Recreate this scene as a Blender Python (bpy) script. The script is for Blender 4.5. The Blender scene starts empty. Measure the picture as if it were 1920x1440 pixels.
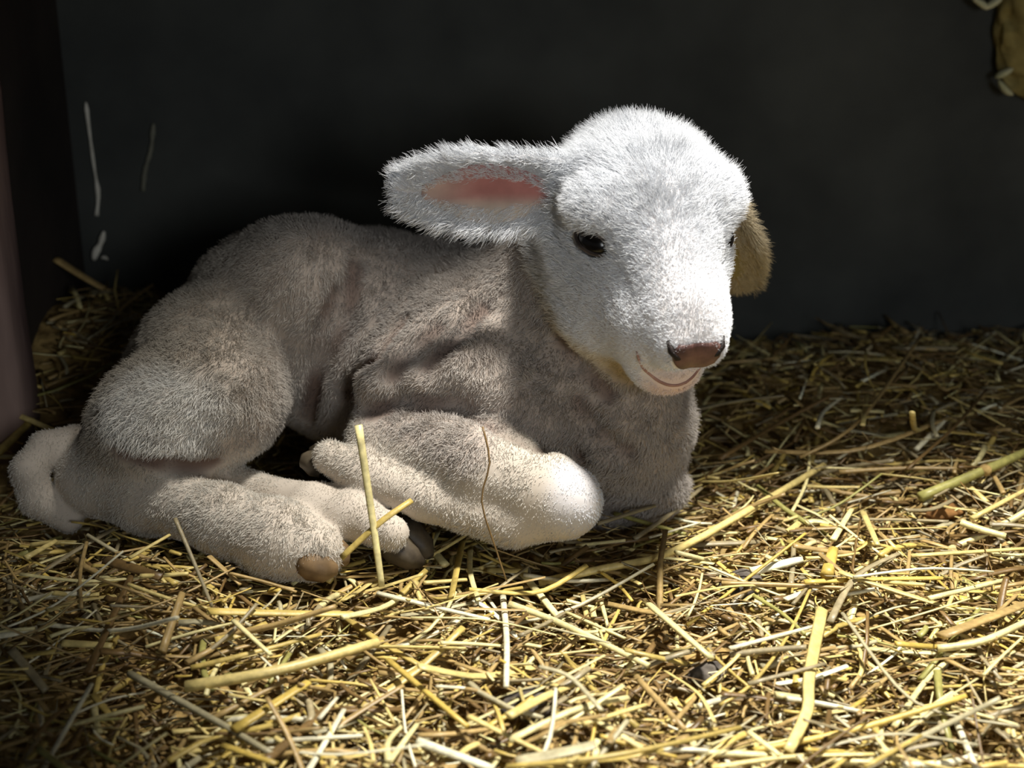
import bpy, math, random
import numpy as np
from mathutils import Vector

random.seed(11)
rng = np.random.default_rng(11)
sc = bpy.context.scene
col = sc.collection

# ------------------------------------------------------------------ camera
HFOV = math.radians(36.0)
F = 960 / math.tan(HFOV / 2)
SC = 0.70 / 1920
DIST = F * SC
PITCH = math.radians(22)
TGT = np.array([0, 0, .1])
FW = np.array([0, math.cos(PITCH), -math.sin(PITCH)])
UP = np.array([0, math.sin(PITCH), math.cos(PITCH)])
RT = np.array([1.0, 0, 0])
CAM = TGT - DIST * FW
cd = bpy.data.cameras.new('camera')
cam = bpy.data.objects.new('camera', cd)
col.objects.link(cam)
cam.location = CAM
cam.rotation_euler = (math.pi / 2 - PITCH, 0, 0)
cd.sensor_fit = 'HORIZONTAL'
cd.angle = HFOV
cd.clip_start = .02
cd.dof.use_dof = True
cd.dof.focus_distance = 1.02
cd.dof.aperture_fstop = 5.6
sc.camera = cam

# ------------------------------------------------------------------ world, lamps, exposure
sc.view_settings.view_transform = 'Standard'
sc.view_settings.look = 'None'
sc.view_settings.gamma = 1
sc.view_settings.use_curve_mapping = False
sc.view_settings.exposure = 0.0
w = bpy.data.worlds.new('shed_air')
sc.world = w
w.use_nodes = True
w.node_tree.nodes['Background'].inputs[0].default_value = (.9, .95, 1, 1)
w.node_tree.nodes['Background'].inputs[1].default_value = .05


def spot(name, loc, aim, energy, size, blend, radius, color):
    ld = bpy.data.lights.new(name, 'SPOT')
    ld.energy = energy
    ld.spot_size = math.radians(size)
    ld.spot_blend = blend
    ld.shadow_soft_size = radius
    ld.color = color
    o = bpy.data.objects.new(name, ld)
    col.objects.link(o)
    o.location = loc
    o.rotation_euler = (Vector(aim) - Vector(loc)).to_track_quat('-Z', 'Y').to_euler()
    return o


spot('barn_lamp', (.32, -.10, 1.35), (.20, -.23, 0), 195, 50, 1, .085, (1, .965, .895))
ld = bpy.data.lights.new('front_fill', 'AREA')  # unseen cool fill light, added to brighten the lamb from the front
ld.shape = 'RECTANGLE'
ld.size, ld.size_y = .35, .35
ld.energy = 6
ld.color = (.93, .97, 1)
lo_ = bpy.data.objects.new('front_fill', ld)
col.objects.link(lo_)
lo_.location = (.5, -1.6, .62)
lo_.rotation_euler = (Vector((.05, 0, .1)) - Vector(lo_.location)).to_track_quat('-Z', 'Y').to_euler()


# ------------------------------------------------------------------ helpers
def P(px, py, Y):
    """point of the place seen at a photo position, at depth Y in the shed"""
    r = FW + RT * ((px - 960) / F) - UP * ((py - 720) / F)
    return CAM + r * ((Y - CAM[1]) / r[1])


def hnoise(p, freq, seed):
    """cheap smooth noise in -1..1, vectorised"""
    g = np.random.default_rng(seed)
    out = np.zeros(p.shape[0])
    for _ in range(6):
        k = g.normal(size=3)
        k = k / np.linalg.norm(k) * freq * g.uniform(.6, 1.7)
        out += np.sin(p @ k + g.uniform(0, 6.28))
    return out / 3.2


def lin(r, g, b):
    f = lambda c: (c / 255) / 12.92 if c / 255 <= .04045 else ((c / 255 + .055) / 1.055) ** 2.4
    return (f(r), f(g), f(b))


def tag(o, label=None, cat=None, group=None, kind=None):
    if label: o['label'] = label
    if cat: o['category'] = cat
    if group: o['group'] = group
    if kind: o['kind'] = kind
    return o


def mesh_obj(name, V, Fc, mat, parent=None, origin=None, colors=None, smooth=True):
    V = np.asarray(V, dtype=float)
    o0 = np.zeros(3) if origin is None else np.asarray(origin, dtype=float)
    me = bpy.data.meshes.new(name)
    me.from_pydata((V - o0).tolist(), [], [list(map(int, f)) for f in Fc])
    if colors is not None:
        a = me.attributes.new('tint', 'FLOAT_COLOR', 'POINT')
        c = np.ones((len(V), 4), dtype=np.float32)
        c[:, :3] = colors
        a.data.foreach_set('color', c.ravel())
    if smooth:
        me.polygons.foreach_set('use_smooth', [True] * len(me.polygons))
    me.materials.append(mat)
    me.update()
    o = bpy.data.objects.new(name, me)
    col.objects.link(o)
    if parent is not None:
        o.parent = parent
    else:
        o.location = o0
    return o


# ------------------------------------------------------------------ materials
def new_mat(name):
    m = bpy.data.materials.new(name)
    m.use_nodes = True
    nt = m.node_tree
    return m, nt, nt.nodes['Principled BSDF']


def N(nt, t, **kw):
    n = nt.nodes.new(t)
    for k, v in kw.items():
        setattr(n, k, v)
    return n


def noise_mix(nt, scale, c1, c2, detail=4, lo=.35, hi=.65, stretch=None, rough=.55):
    tc = N(nt, 'ShaderNodeTexCoord')
    mp = N(nt, 'ShaderNodeMapping')
    if stretch: mp.inputs['Scale'].default_value = stretch
    nt.links.new(tc.outputs['Object'], mp.inputs[0])
    no = N(nt, 'ShaderNodeTexNoise')
    no.inputs['Scale'].default_value = scale
    no.inputs['Detail'].default_value = detail
    no.inputs['Roughness'].default_value = rough
    nt.links.new(mp.outputs[0], no.inputs['Vector'])
    cr = N(nt, 'ShaderNodeValToRGB')
    cr.color_ramp.elements[0].position = lo
    cr.color_ramp.elements[1].position = hi
    cr.color_ramp.elements[0].color = (*c1, 1)
    cr.color_ramp.elements[1].color = (*c2, 1)
    nt.links.new(no.outputs['Fac'], cr.inputs[0])
    return cr.outputs[0], no.outputs['Fac']


def bump(nt, bs, h, strength, dist):
    b = N(nt, 'ShaderNodeBump')
    b.inputs['Strength'].default_value = strength
    b.inputs['Distance'].default_value = dist
    nt.links.new(h, b.inputs['Height'])
    nt.links.new(b.outputs[0], bs.inputs['Normal'])


def simple_mat(name, c1, c2, scale, rough, bstr=.3, bdist=.002, stretch=None, lo=.35, hi=.65):
    m, nt, bs = new_mat(name)
    c, f = noise_mix(nt, scale, c1, c2, stretch=stretch, lo=lo, hi=hi)
    nt.links.new(c, bs.inputs['Base Color'])
    bs.inputs['Roughness'].default_value = rough
    bs.inputs['Specular IOR Level'].default_value = .3
    if bstr: bump(nt, bs, f, bstr, bdist)
    return m


def tint_mat(name, rough, spec, noise_scale=None, amount=.25, stretch=None, sss=0):
    m, nt, bs = new_mat(name)
    at = N(nt, 'ShaderNodeAttribute', attribute_name='tint')
    out = at.outputs['Color']
    if noise_scale:
        c, f = noise_mix(nt, noise_scale, (1 - amount,) * 3, (1, 1, 1), stretch=stretch)
        mx = N(nt, 'ShaderNodeMix', data_type='RGBA', blend_type='MULTIPLY')
        mx.inputs['Factor'].default_value = 1
        nt.links.new(out, mx.inputs['A'])
        nt.links.new(c, mx.inputs['B'])
        out = mx.outputs['Result']
        bump(nt, bs, f, .3, .001)
    nt.links.new(out, bs.inputs['Base Color'])
    bs.inputs['Roughness'].default_value = rough
    bs.inputs['Specular IOR Level'].default_value = spec
    return m


M_wall = simple_mat('dark_board', lin(46, 48, 46), lin(72, 74, 70), 7, .8, .2, .002, lo=.3, hi=.7)
M_side = simple_mat('dark_side_board', lin(38, 32, 28), lin(58, 50, 44), 7, .8, .3, .003)
M_post = simple_mat('red_brown_timber', lin(104, 82, 78), lin(150, 126, 116), 9, .75, .5, .004, stretch=(3, 3, .5))
M_floor = simple_mat('trodden_bedding', lin(116, 92, 52), lin(190, 160, 100), 60, .9, .8, .006)
M_foam = simple_mat('yellow_foam', lin(112, 98, 52), lin(150, 136, 84), 40, .9, .5, .004)
M_foam_edge = simple_mat('pale_foam_edge', lin(170, 168, 130), lin(205, 200, 165), 40, .9, .2, .002)
M_skin = tint_mat('lamb_skin', .85, .1)
M_straw = tint_mat('straw', .42, .45, 220, .3)
M_hoof = simple_mat('hoof_horn', lin(58, 50, 40), lin(92, 82, 66), 60, .5, .2, .001)
M_hoof_tan = simple_mat('tan_hoof_horn', lin(98, 78, 54), lin(142, 116, 84), 60, .5, .2, .001)
M_nose = simple_mat('nose_skin', lin(74, 52, 48), lin(112, 80, 72), 90, .4, .3, .0008)
M_lip = simple_mat('lip_skin', lin(140, 104, 94), lin(170, 132, 118), 90, .5, .2, .0006)
M_dark = simple_mat('nostril_shade', lin(20, 14, 12), lin(34, 24, 20), 80, .6, 0)
M_pink = tint_mat('pink_ear_skin', .7, .2, 60, .2)
M_lid = simple_mat('eyelid_skin', lin(52, 44, 40), lin(84, 74, 68), 90, .5, .2, .0004)
M_cob = simple_mat('pale_strand', lin(200, 195, 180), lin(235, 230, 215), 60, .5, .1, .001)
M_side_straw = simple_mat('dim_straw', lin(96, 96, 84), lin(126, 124, 108), 60, .7, .1, .001)
m, nt, bs = new_mat('eye_dark')
c, f = noise_mix(nt, 90, lin(14, 12, 12), lin(30, 26, 24))
nt.links.new(c, bs.inputs['Base Color'])
bs.inputs['Roughness'].default_value = .2
M_eye = m
m, nt, bs = new_mat('wool_fibre')
at = N(nt, 'ShaderNodeAttribute', attribute_name='tint')
nt.links.new(at.outputs['Color'], bs.inputs['Base Color'])
bs.inputs['Roughness'].default_value = .7
bs.inputs['Specular IOR Level'].default_value = .15
M_wool = m

# ------------------------------------------------------------------ setting
GB = .045


def H(x, y):
    """height of the top of the bedding"""
    x = np.asarray(x, dtype=float)
    y = np.asarray(y, dtype=float)
    h = .006 * np.sin(x * 17 + 1.3) * np.sin(y * 19 + .4) + .004 * np.sin(x * 41 + y * 23)
    h += .09 * np.exp(-(((x + .38) / .13) ** 2 + ((y - .24) / .14) ** 2))
    h += .035 * np.exp(-(((x - .36) / .2) ** 2 + ((y - .22) / .12) ** 2))
    h += .012 * np.exp(-(((x + .3) / .16) ** 2 + ((y + .12) / .07) ** 2))
    h -= .012 * np.exp(-(((x + .02) / .2) ** 2 + ((y - .06) / .1) ** 2))
    return h


def on_bed(px, py, lift=0.0):
    Y = 0.0
    lo, hi = -.6, .5
    for _ in range(40):
        Y = (lo + hi) / 2
        p = P(px, py, Y)
        if p[2] > H(p[0], p[1]) + lift: lo = Y
        else: hi = Y
    return P(px, py, Y)


def box(name, lo, hi, mat, kind='structure'):
    lo, hi = np.array(lo), np.array(hi)
    V = [[(lo, hi)[i][0], (lo, hi)[j][1], (lo, hi)[k][2]] for i in (0, 1) for j in (0, 1) for k in (0, 1)]
    Fc = [(0, 1, 3, 2), (4, 6, 7, 5), (0, 4, 5, 1), (2, 3, 7, 6), (0, 2, 6, 4), (1, 5, 7, 3)]
    o = mesh_obj(name, V, Fc, mat, smooth=False)
    b = o.modifiers.new('bevel', 'BEVEL')
    b.width = .004
    b.segments = 3
    if kind: o['kind'] = kind
    return o


WALL_Y = .36
# a broad overhead board, added above the view to shade the near corner
bv = [(-.045, -.10), (.08, -.31), (.05, -.9), (-.8, -.9), (-.8, -.12)]
bV = [(x, y, z) for z in (.52, .56) for x, y in bv]
bF = [(4, 3, 2, 1, 0), (5, 6, 7, 8, 9)] + [(i, (i + 1) % 5, (i + 1) % 5 + 5, i + 5) for i in range(5)]
box('front_shade_board', (-.75, -.63, -.06), (.03, -.60, .18), M_side)  # low board added out of view to keep front light off the near straw
box('back_shade_board', (-.75, -.015, .60), (1.0, WALL_Y, .64), M_side)  # unseen shelf added overhead to darken the back straw and the lamb's back
tag(mesh_obj('corner_shade_board', bV, bF, M_side, smooth=False), kind='structure')
box('wall_back', (-1.3, WALL_Y, -.06), (1.0, WALL_Y + .05, .95), M_wall)
box('wall_left', (-.44, .08, -.06), (-.385, WALL_Y, .95), M_side)
gx, gy = np.meshgrid(np.linspace(-1.3, 1.0, 120), np.linspace(-.75, WALL_Y, 90), indexing='ij')
gv = np.stack([gx.ravel(), gy.ravel(), (H(gx, gy) - .018).ravel()], 1)
gf = [(i * 90 + j, (i + 1) * 90 + j, (i + 1) * 90 + j + 1, i * 90 + j + 1) for i in range(119) for j in range(89)]
tag(mesh_obj('floor', gv, gf, M_floor), kind='structure')

# ------------------------------------------------------------------ the lamb: one body grown from a distance field
PR = []          # (kind, data, blend)


def smin(a, b, k):
    h = np.clip(.5 + .5 * (b - a) / k, 0, 1)
    return b + (a - b) * h - k * h * (1 - h)


def cone(p1, p2, r1, r2, k=.02):
    PR.append(('cone', (np.array(p1), np.array(p2), r1, r2), k))


def ell(c, r, k=.02, B=None):
    PR.append(('ell', (np.array(c), np.array(r), np.eye(3) if B is None else B), k))


def chain(pts, k=.015):
    for a, b in zip(pts[:-1], pts[1:]):
        cone(a[0], b[0], a[1], b[1], k)


# --- head frame: L towards the near side, Nn up out of the face, Ff down the muzzle
phi, al = math.radians(16), math.radians(40)
Nh = np.array([math.sin(phi), -math.cos(phi), 0])
Lh = np.array([-math.cos(phi), -math.sin(phi), 0])
Ff = np.array([0, 0, -math.sin(al)]) + Nh * math.cos(al)
Nn = Nh * math.sin(al) + np.array([0, 0, math.cos(al)])
HB = np.stack([Lh, Nn, Ff], 1)
HS = 1.02
HO = P(1118, 446, -.045) - HB @ (np.array([.0395, -.037, .060]) * HS)


def hd(l, n, f):
    return HO + HB @ (np.array([l, n, f]) * HS)


# torso
cone(P(525, 600, .10), P(700, 640, .10), .066, .072, .03)
cone(P(700, 640, .10), P(985, 665, .08), .074, .076, .03)
cone(P(345, 695, .07), P(515, 605, .09), .036, .059, .02)
cone(P(255, 810, .045), P(345, 695, .07), .031, .036, .02)
ell(P(575, 530, .07), (.043, .045, .043), .03)
# belly and chest
cone(P(1010, 690, .05), P(1150, 780, .02), .068, .048, .03)
ell(P(1190, 825, .035), (.036, .036, .038), .025)
# neck
cone(P(1010, 620, .07), hd(.0, -.062, .015), .06, .045, .03)
cone(P(1140, 760, .03), hd(.0, -.075, .05), .048, .034, .03)
# near shoulder and upper arm
cone(P(860, 640, .03), P(760, 720, .0), .042, .034, .02)
cone(P(860, 690, .0), P(980, 760, -.005), .034, .03, .02)
# near foreleg: elbow, forearm, knee, folded cannon, foot
chain([(P(735, 830, -.02), .031), (P(900, 880, -.055), .031), (P(1000, 915, -.07), .027), (P(1064, 936, -.078), .0225)], .012)
chain([(P(1060, 952, -.08), .0205), (P(960, 975, -.082), .0165), (P(800, 935, -.072), .0145), (P(675, 886, -.055), .0135), (P(618, 858, -.045), .0115)], .006)
# far foreleg knee
chain([(P(1150, 850, .04), .030), (P(1228, 915, .015), .019)], .015)
chain([(P(1228, 918, .015), .018), (P(1130, 950, .02), .015)], .01)
# near hind leg
cone(P(385, 665, .04), P(405, 745, .005), .046, .042, .02)
cone(P(400, 745, .0), P(300, 800, -.012), .044, .043, .02)
cone(P(300, 800, -.012), P(185, 890, -.005), .041, .027, .02)
chain([(P(185, 892, -.005), .026), (P(280, 930, -.03), .023), (P(420, 975, -.07), .021), (P(520, 1010, -.09), .0235), (P(590, 1035, -.1), .019)], .012)
# far hind leg
chain([(P(330, 880, .0), .02), (P(480, 935, -.02), .0165), (P(590, 952, -.06), .0165), (P(660, 968, -.075), .015), (P(735, 1000, -.09), .0115)], .006)
# tail
chain([(P(140, 830, .01), .0125), (P(85, 840, -.005), .0115), (P(53, 880, -.02), .0115), (P(70, 935, -.022), .0115), (P(130, 975, -.02), .0095)], .004)
# head
ell(hd(0, -.046, .034), (.048, .042, .043), .02, HB)
ell(hd(0, -.042, .018), (.036, .030, .029), .015, HB)
for s in (1, -1):
    ell(hd(s * .037, -.023, .047), (.018, .014, .018), .014, HB)
    ell(hd(s * .0275, -.068, .060), (.0245, .038, .036), .02, HB)
    ell(hd(s * .0185, -.054, .117), (.0165, .0195, .025), .010, HB)
    ell(hd(s * .010, -.040, .140), (.0125, .014, .0135), .008, HB)
cone(hd(0, -.036, .05), hd(0, -.034, .116), .038, .025, .02)
cone(hd(.006, -.086, .055), hd(.003, -.082, .120), .031, .0225, .018)
ell(hd(0, -.080, .131), (.0235, .0145, .019), .008, HB)
cone(P(1120, 520, -.02), P(1126, 585, -.02), .021, .025, .02)
ell(hd(.022, -.066, .090), (.020, .026, .032), .018, HB)
ell(hd(-.022, -.066, .090), (.018, .026, .032), .018, HB)

# ears: cupped leaves
EARS = {}


def ear(key, base, tip, face, length, w0, wmax):
    a = tip - base
    a /= np.linalg.norm(a)
    c = face - a * (face @ a)
    c /= np.linalg.norm(c)
    b = np.cross(c, a)
    EARS[key] = (base, np.stack([a, b, c], 1), length, w0, wmax)
    PR.append(('ear', EARS[key], .012))


def ear_w(t, w0, wmax):
    t = np.clip(t, 0, 1)
    return np.where(t < .5, w0 + (wmax - w0) * np.sin(np.clip(t / .5, 0, 1) * math.pi / 2), wmax * np.sqrt(np.clip(1 - ((t - .5) / .5) ** 1.6, 0, 1)) + .0005)


e0 = hd(.040, -.040, .024)
ear('near', e0, P(732, 356, -.03), np.array([.15, -1, -.05]), np.linalg.norm(P(732, 356, -.03) - e0), .022, .0275)
e1 = hd(-.040, -.044, .026)
ear('far', e1, P(1392, 545, .09), np.array([-.25, -1, .2]), np.linalg.norm(P(1392, 545, .09) - e1), .018, .026)


def prim_bbox(kind, d):
    if kind == 'cone':
        p1, p2, r1, r2 = d
        return np.minimum(p1 - r1, p2 - r2), np.maximum(p1 + r1, p2 + r2)
    if kind == 'ell':
        c, r, B = d
        e = np.abs(B) @ r
        return c - e, c + e
    base, B, ln, w0, wm = d
    pts = np.array([base + B @ np.array([a, b, c]) for a in (-.01, ln) for b in (-wm, wm) for c in (-.006, .016)])
    return pts.min(0), pts.max(0)


def prim_eval(kind, d, X):
    if kind == 'cone':
        p1, p2, r1, r2 = d
        ab = p2 - p1
        t = np.clip(((X - p1) @ ab) / (ab @ ab), 0, 1)
        return np.linalg.norm(X - p1 - t[..., None] * ab, axis=-1) - (r1 + (r2 - r1) * t)
    if kind == 'ell':
        c, r, B = d
        q = (X - c) @ B
        k0 = np.linalg.norm(q / r, axis=-1)
        k1 = np.linalg.norm(q / (r * r), axis=-1)
        return k0 * (k0 - 1) / np.maximum(k1, 1e-6)
    base, B, ln, w0, wm = d
    q = (X - base) @ B
    t = q[..., 0] / ln
    wd = ear_w(t, w0, wm)
    c0 = 9 * q[..., 1] ** 2 - .002
    th = .0042
    over = np.maximum(np.maximum(-q[..., 0] - .006, q[..., 0] - ln), 0)
    qq = np.sqrt((q[..., 1] / wd) ** 2 + ((q[..., 2] - c0) / th) ** 2)
    return (qq - 1) * th * .8 + over


lo = np.min([prim_bbox(k, d)[0] for k, d, _ in PR], 0) - .02
hi = np.max([prim_bbox(k, d)[1] for k, d, _ in PR], 0) + .02
h = .0026
dims = np.ceil((hi - lo) / h).astype(int) + 1
ax = [lo[i] + h * np.arange(dims[i]) for i in range(3)]
SD = np.full(dims, .05, dtype=np.float32)


def region(bl, bh):
    a = np.clip(np.floor((bl - lo) / h).astype(int), 0, dims - 1)
    b = np.clip(np.ceil((bh - lo) / h).astype(int) + 1, 1, dims)
    sl = tuple(slice(a[i], b[i]) for i in range(3))
    X = np.stack(np.meshgrid(ax[0][sl[0]], ax[1][sl[1]], ax[2][sl[2]], indexing='ij'), -1)
    return sl, X


for kd, d, k in PR:
    bl, bh = prim_bbox(kd, d)
    sl, X = region(bl - k - .012, bh + k + .012)
    SD[sl] = smin(SD[sl], prim_eval(kd, d, X), k)


def carve(pts, r, depth_soft=.006):
    """press a soft groove into the body along a line"""
    for a, b in zip(pts[:-1], pts[1:]):
        a, b = np.array(a), np.array(b)
        sl, X = region(np.minimum(a, b) - r - .02, np.maximum(a, b) + r + .02)
        ab = b - a
        t = np.clip(((X - a) @ ab) / (ab @ ab), 0, 1)
        dd = np.linalg.norm(X - a - t[..., None] * ab, axis=-1) - r
        SD[sl] = -smin(-SD[sl], dd, depth_soft)


def sdf_at(p):
    q = (np.atleast_2d(p) - lo) / h
    i = np.clip(np.round(q).astype(int), 0, dims - 1)
    ok = np.all((q > 0) & (q < dims - 1), axis=1)
    return np.where(ok, SD[i[:, 0], i[:, 1], i[:, 2]], .05)


def surf(px, py, push=0.0):
    """first point of the lamb's surface seen at a photo position"""
    r = FW + RT * ((px - 960) / F) - UP * ((py - 720) / F)
    r /= np.linalg.norm(r)
    t = np.linspace(.8, 1.35, 1100)
    pts = CAM + t[:, None] * r
    v = sdf_at(pts)
    i = np.argmax(v < push)
    return pts[i] if (v < push).any() else None


# skin folds on flank, chest and upper arm; each is a short list of photo positions
FOLDS = [
    [(668, 500), (650, 600), (600, 680), (575, 790)],
    [(640, 540), (605, 620), (588, 700)],
    [(755, 600), (700, 660), (655, 740)],
    [(905, 575), (870, 620), (800, 680)],
    [(820, 610), (770, 650), (735, 700)],
    [(690, 770), (760, 755), (860, 765), (940, 800), (1010, 832), (1085, 862)],
    [(1085, 755), (1110, 800), (1145, 838), (1180, 850)],
    [(1050, 640), (1085, 690), (1140, 740)],
    [(225, 845), (320, 872), (400, 870)],
]
folds3 = []
for fl in FOLDS:
    pts = [surf(x, y) for x, y in fl]
    pts = [p for p in pts if p is not None]
    folds3.append(np.array(pts))
for i, pts in enumerate(folds3):
    if len(pts) > 1: carve(pts, .0048 if i != 8 else .002, .011)
# sockets, nostrils, mouth
EYES = {}
e_out = Lh * .62 - FW * .62 + Nn * .15
e_out /= np.linalg.norm(e_out)
p_eye = surf(1107, 452)
loc_e = HB.T @ e_out
loc_p = HB.T @ (p_eye - e_out * .0060 - HO)
for s in (1, -1):
    sg = np.array([s, 1, 1])
    eo = HB @ (loc_e * sg)
    eu = HB @ ((HB.T @ (RT * .86 - UP * .5)) * sg)
    eu = eu - eo * (eu @ eo)
    eu /= np.linalg.norm(eu)
    ev = np.cross(eu, eo) * s
    if ev[2] < 0: ev = -ev
    cc_ = HO + HB @ (loc_p * sg) - (HB @ np.array([0, .006, 0]) if s < 0 else 0)
    EYES[s] = (cc_, eu, ev, eo)
    sl, X = region(cc_ - .03, cc_ + .03)
    q_ = (X - cc_ - eo * .007)
    dd = np.sqrt((q_ @ eu / 1.45) ** 2 + (q_ @ ev) ** 2 + (q_ @ eo) ** 2) - .0088
    SD[sl] = -smin(-SD[sl], dd, .004)
NOS = {}
for s in (1, -1):
    a, b, c_ = hd(s * .0165, -.026, .149), hd(s * .0150, -.034, .153), hd(s * .0095, -.041, .155)
    NOS[s] = (a, b, c_)


def surface_nets(Fv):
    cs = [Fv[i:dims[0] - 1 + i, j:dims[1] - 1 + j, k:dims[2] - 1 + k] for i in (0, 1) for j in (0, 1) for k in (0, 1)]
    cnt = sum((c < 0).astype(np.int8) for c in cs)
    act = (cnt > 0) & (cnt < 8)
    idx = np.full(act.shape, -1, dtype=np.int64)
    I = np.argwhere(act)
    idx[act] = np.arange(len(I))
    val = np.stack([c[act] for c in cs], 1)
    off = np.array([(i, j, k) for i in (0, 1) for j in (0, 1) for k in (0, 1)], dtype=float)
    acc = np.zeros((len(I), 3))
    n = np.zeros(len(I))
    for a in range(8):
        for b in range(a + 1, 8):
            if np.abs(off[a] - off[b]).sum() != 1: continue
            cr = (val[:, a] < 0) != (val[:, b] < 0)
            t = np.where(cr, val[:, a] / np.where(cr, val[:, a] - val[:, b], 1), 0)
            acc += np.where(cr[:, None], off[a] + t[:, None] * (off[b] - off[a]), 0)
            n += cr
    V = lo + h * (I + acc / n[:, None])
    faces = []
    for axis in range(3):
        o1, o2 = [(1, 2), (2, 0), (0, 1)][axis]
        sl0 = [slice(None)] * 3
        sl1 = [slice(None)] * 3
        sl0[axis] = slice(0, -1)
        sl1[axis] = slice(1, None)
        A, Bv = Fv[tuple(sl0)] < 0, Fv[tuple(sl1)] < 0
        E = np.argwhere(A != Bv)
        fl = A[tuple(E.T)]
        ok = (E[:, o1] > 0) & (E[:, o2] > 0) & (E[:, o1] < dims[o1] - 1) & (E[:, o2] < dims[o2] - 1)
        E, fl = E[ok], fl[ok]
        e1 = np.zeros(3, int)
        e1[o1] = 1
        e2 = np.zeros(3, int)
        e2[o2] = 1
        q = [idx[tuple((E - a).T)] for a in (e1 + e2, e2, 0 * e1, e1)]
        Q = np.stack(q, 1)
        Q[~fl] = Q[~fl][:, ::-1]
        faces.append(Q[(Q >= 0).all(1)])
    return V, np.concatenate(faces)


LV, LF = surface_nets(SD)


def relax(V, Fc, it):
    n = len(V)
    e = np.concatenate([Fc[:, [0, 1]], Fc[:, [1, 2]], Fc[:, [2, 3]], Fc[:, [3, 0]]])
    for _ in range(it):
        acc = np.zeros((n, 3))
        ct = np.zeros(n)
        for a, b in ((0, 1), (1, 0)):
            np.add.at(acc, e[:, a], V[e[:, b]])
            np.add.at(ct, e[:, a], 1)
        V = V * .5 + .5 * acc / ct[:, None]
    return V


LV = relax(LV, LF, 2)
fn = np.cross(LV[LF[:, 2]] - LV[LF[:, 0]], LV[LF[:, 3]] - LV[LF[:, 1]])
VN = np.zeros_like(LV)
for k in range(4): np.add.at(VN, LF[:, k], fn)
VN /= np.linalg.norm(VN, axis=1)[:, None] + 1e-12


# --- colour and hair regions, all by place on the body
def seg_dist(p, pts):
    d = np.full(len(p), 9.0)
    for a, b in zip(pts[:-1], pts[1:]):
        ab = b - a
        t = np.clip(((p - a) @ ab) / max(ab @ ab, 1e-9), 0, 1)
        d = np.minimum(d, np.linalg.norm(p - a - t[:, None] * ab, axis=1))
    return d


def sstep(a, b, x):
    t = np.clip((x - a) / (b - a), 0, 1)
    return t * t * (3 - 2 * t)


def head_local(p):
    return ((p - HO) @ HB) / HS


def ear_local(p, key):
    base, B, ln, w0, wm = EARS[key]
    q = (p - base) @ B
    return q[:, 0] / ln, q[:, 1] / ear_w(q[:, 0] / ln, w0, wm), q[:, 2]


def head_w(p):
    q = head_local(p)
    d = np.linalg.norm((q - np.array([0, -.05, .06])) / np.array([.08, .085, .125]), axis=1)
    a = 1 - sstep(.9, 1.08, d)
    for k in EARS:
        t, b, c = ear_local(p, k)
        a = np.maximum(a, ((t > .12) & (t < 1.1) & (np.abs(b) < 1.5) & (np.abs(c) < .02)).astype(float))
    return a


PUFF = surf(305, 785)
KNEE = P(1085, 930, -.085)
legs = [np.array([P(150, 888, 0), P(420, 975, -.07), P(600, 1040, -.1)]), np.array([P(400, 900, -.01), P(590, 945, -.05), P(740, 1000, -.075)]),
        np.array([P(1068, 950, -.078), P(800, 935, -.06), P(600, 862, -.03)]), np.array([P(125, 825, .01), P(55, 890, -.015), P(135, 975, -.012)]),
        np.array([P(980, 900, -.07), P(1085, 935, -.08)])]
C_body = np.array(lin(182, 174, 166))
C_dirty = np.array(lin(172, 162, 142))
C_head = np.array(lin(228, 230, 234))
C_leg = np.array(lin(200, 194, 183))
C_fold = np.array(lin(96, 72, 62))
C_stain = np.array(lin(214, 196, 152))


def coat(p):
    n = len(p)
    c = np.tile(C_body, (n, 1))
    mix = lambda c, k, w_: c * (1 - w_[:, None]) + np.asarray(k) * w_[:, None]
    mott = hnoise(p, 90, 3) * .5 + hnoise(p, 230, 4) * .5
    c = c * (1 + .12 * mott)[:, None]
    c = mix(c, C_dirty, sstep(-.10, -.26, p[:, 0]) * .6)
    for lg in legs:
        c = mix(c, C_leg, 1 - sstep(.026, .04, seg_dist(p, lg)))
    c = mix(c, C_head * .86, 1 - sstep(.016, .032, np.linalg.norm(p - KNEE, axis=1)))
    c = mix(c, np.array(lin(222, 219, 212)), (1 - sstep(.6, 1.1, np.linalg.norm((p - PUFF) / np.array([.05, .06, .034]), axis=1))) * .9)
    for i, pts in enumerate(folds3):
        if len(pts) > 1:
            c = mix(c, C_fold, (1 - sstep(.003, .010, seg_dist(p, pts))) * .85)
    hw = head_w(p)
    q = head_local(p)
    hc = np.tile(C_head, (n, 1)) * (1 + .04 * mott)[:, None]
    st = sstep(-.088, -.112, q[:, 1]) * sstep(.0, .04, q[:, 2]) * .7
    hc = mix(hc, C_stain, st)
    hc = mix(hc, lin(232, 205, 190), sstep(.135, .15, q[:, 2]) * sstep(-.05, -.07, q[:, 1]) * .7)
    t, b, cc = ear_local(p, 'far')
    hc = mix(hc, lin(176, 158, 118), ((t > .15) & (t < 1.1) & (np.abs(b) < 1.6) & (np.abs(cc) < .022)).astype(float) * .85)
    c = c * (1 - hw[:, None]) + hc * hw[:, None]
    return np.clip(c, 0, 1)


base = np.array([-.12, .04, 0])
def nose_zone(q):
    return (q[:, 0] / .0165) ** 2 + ((q[:, 1] + .036) / .0108) ** 2 + (q[:, 2] < .128) * 9


def lip_dist(q):
    return np.abs(q[:, 1] + .0750 - 16 * q[:, 0] ** 2) + (np.abs(q[:, 0]) > .021)


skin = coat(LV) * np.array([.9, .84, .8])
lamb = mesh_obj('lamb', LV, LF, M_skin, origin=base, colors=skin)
tag(lamb, 'woolly white-faced newborn lamb lying curled up on the straw', 'lamb')


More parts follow.
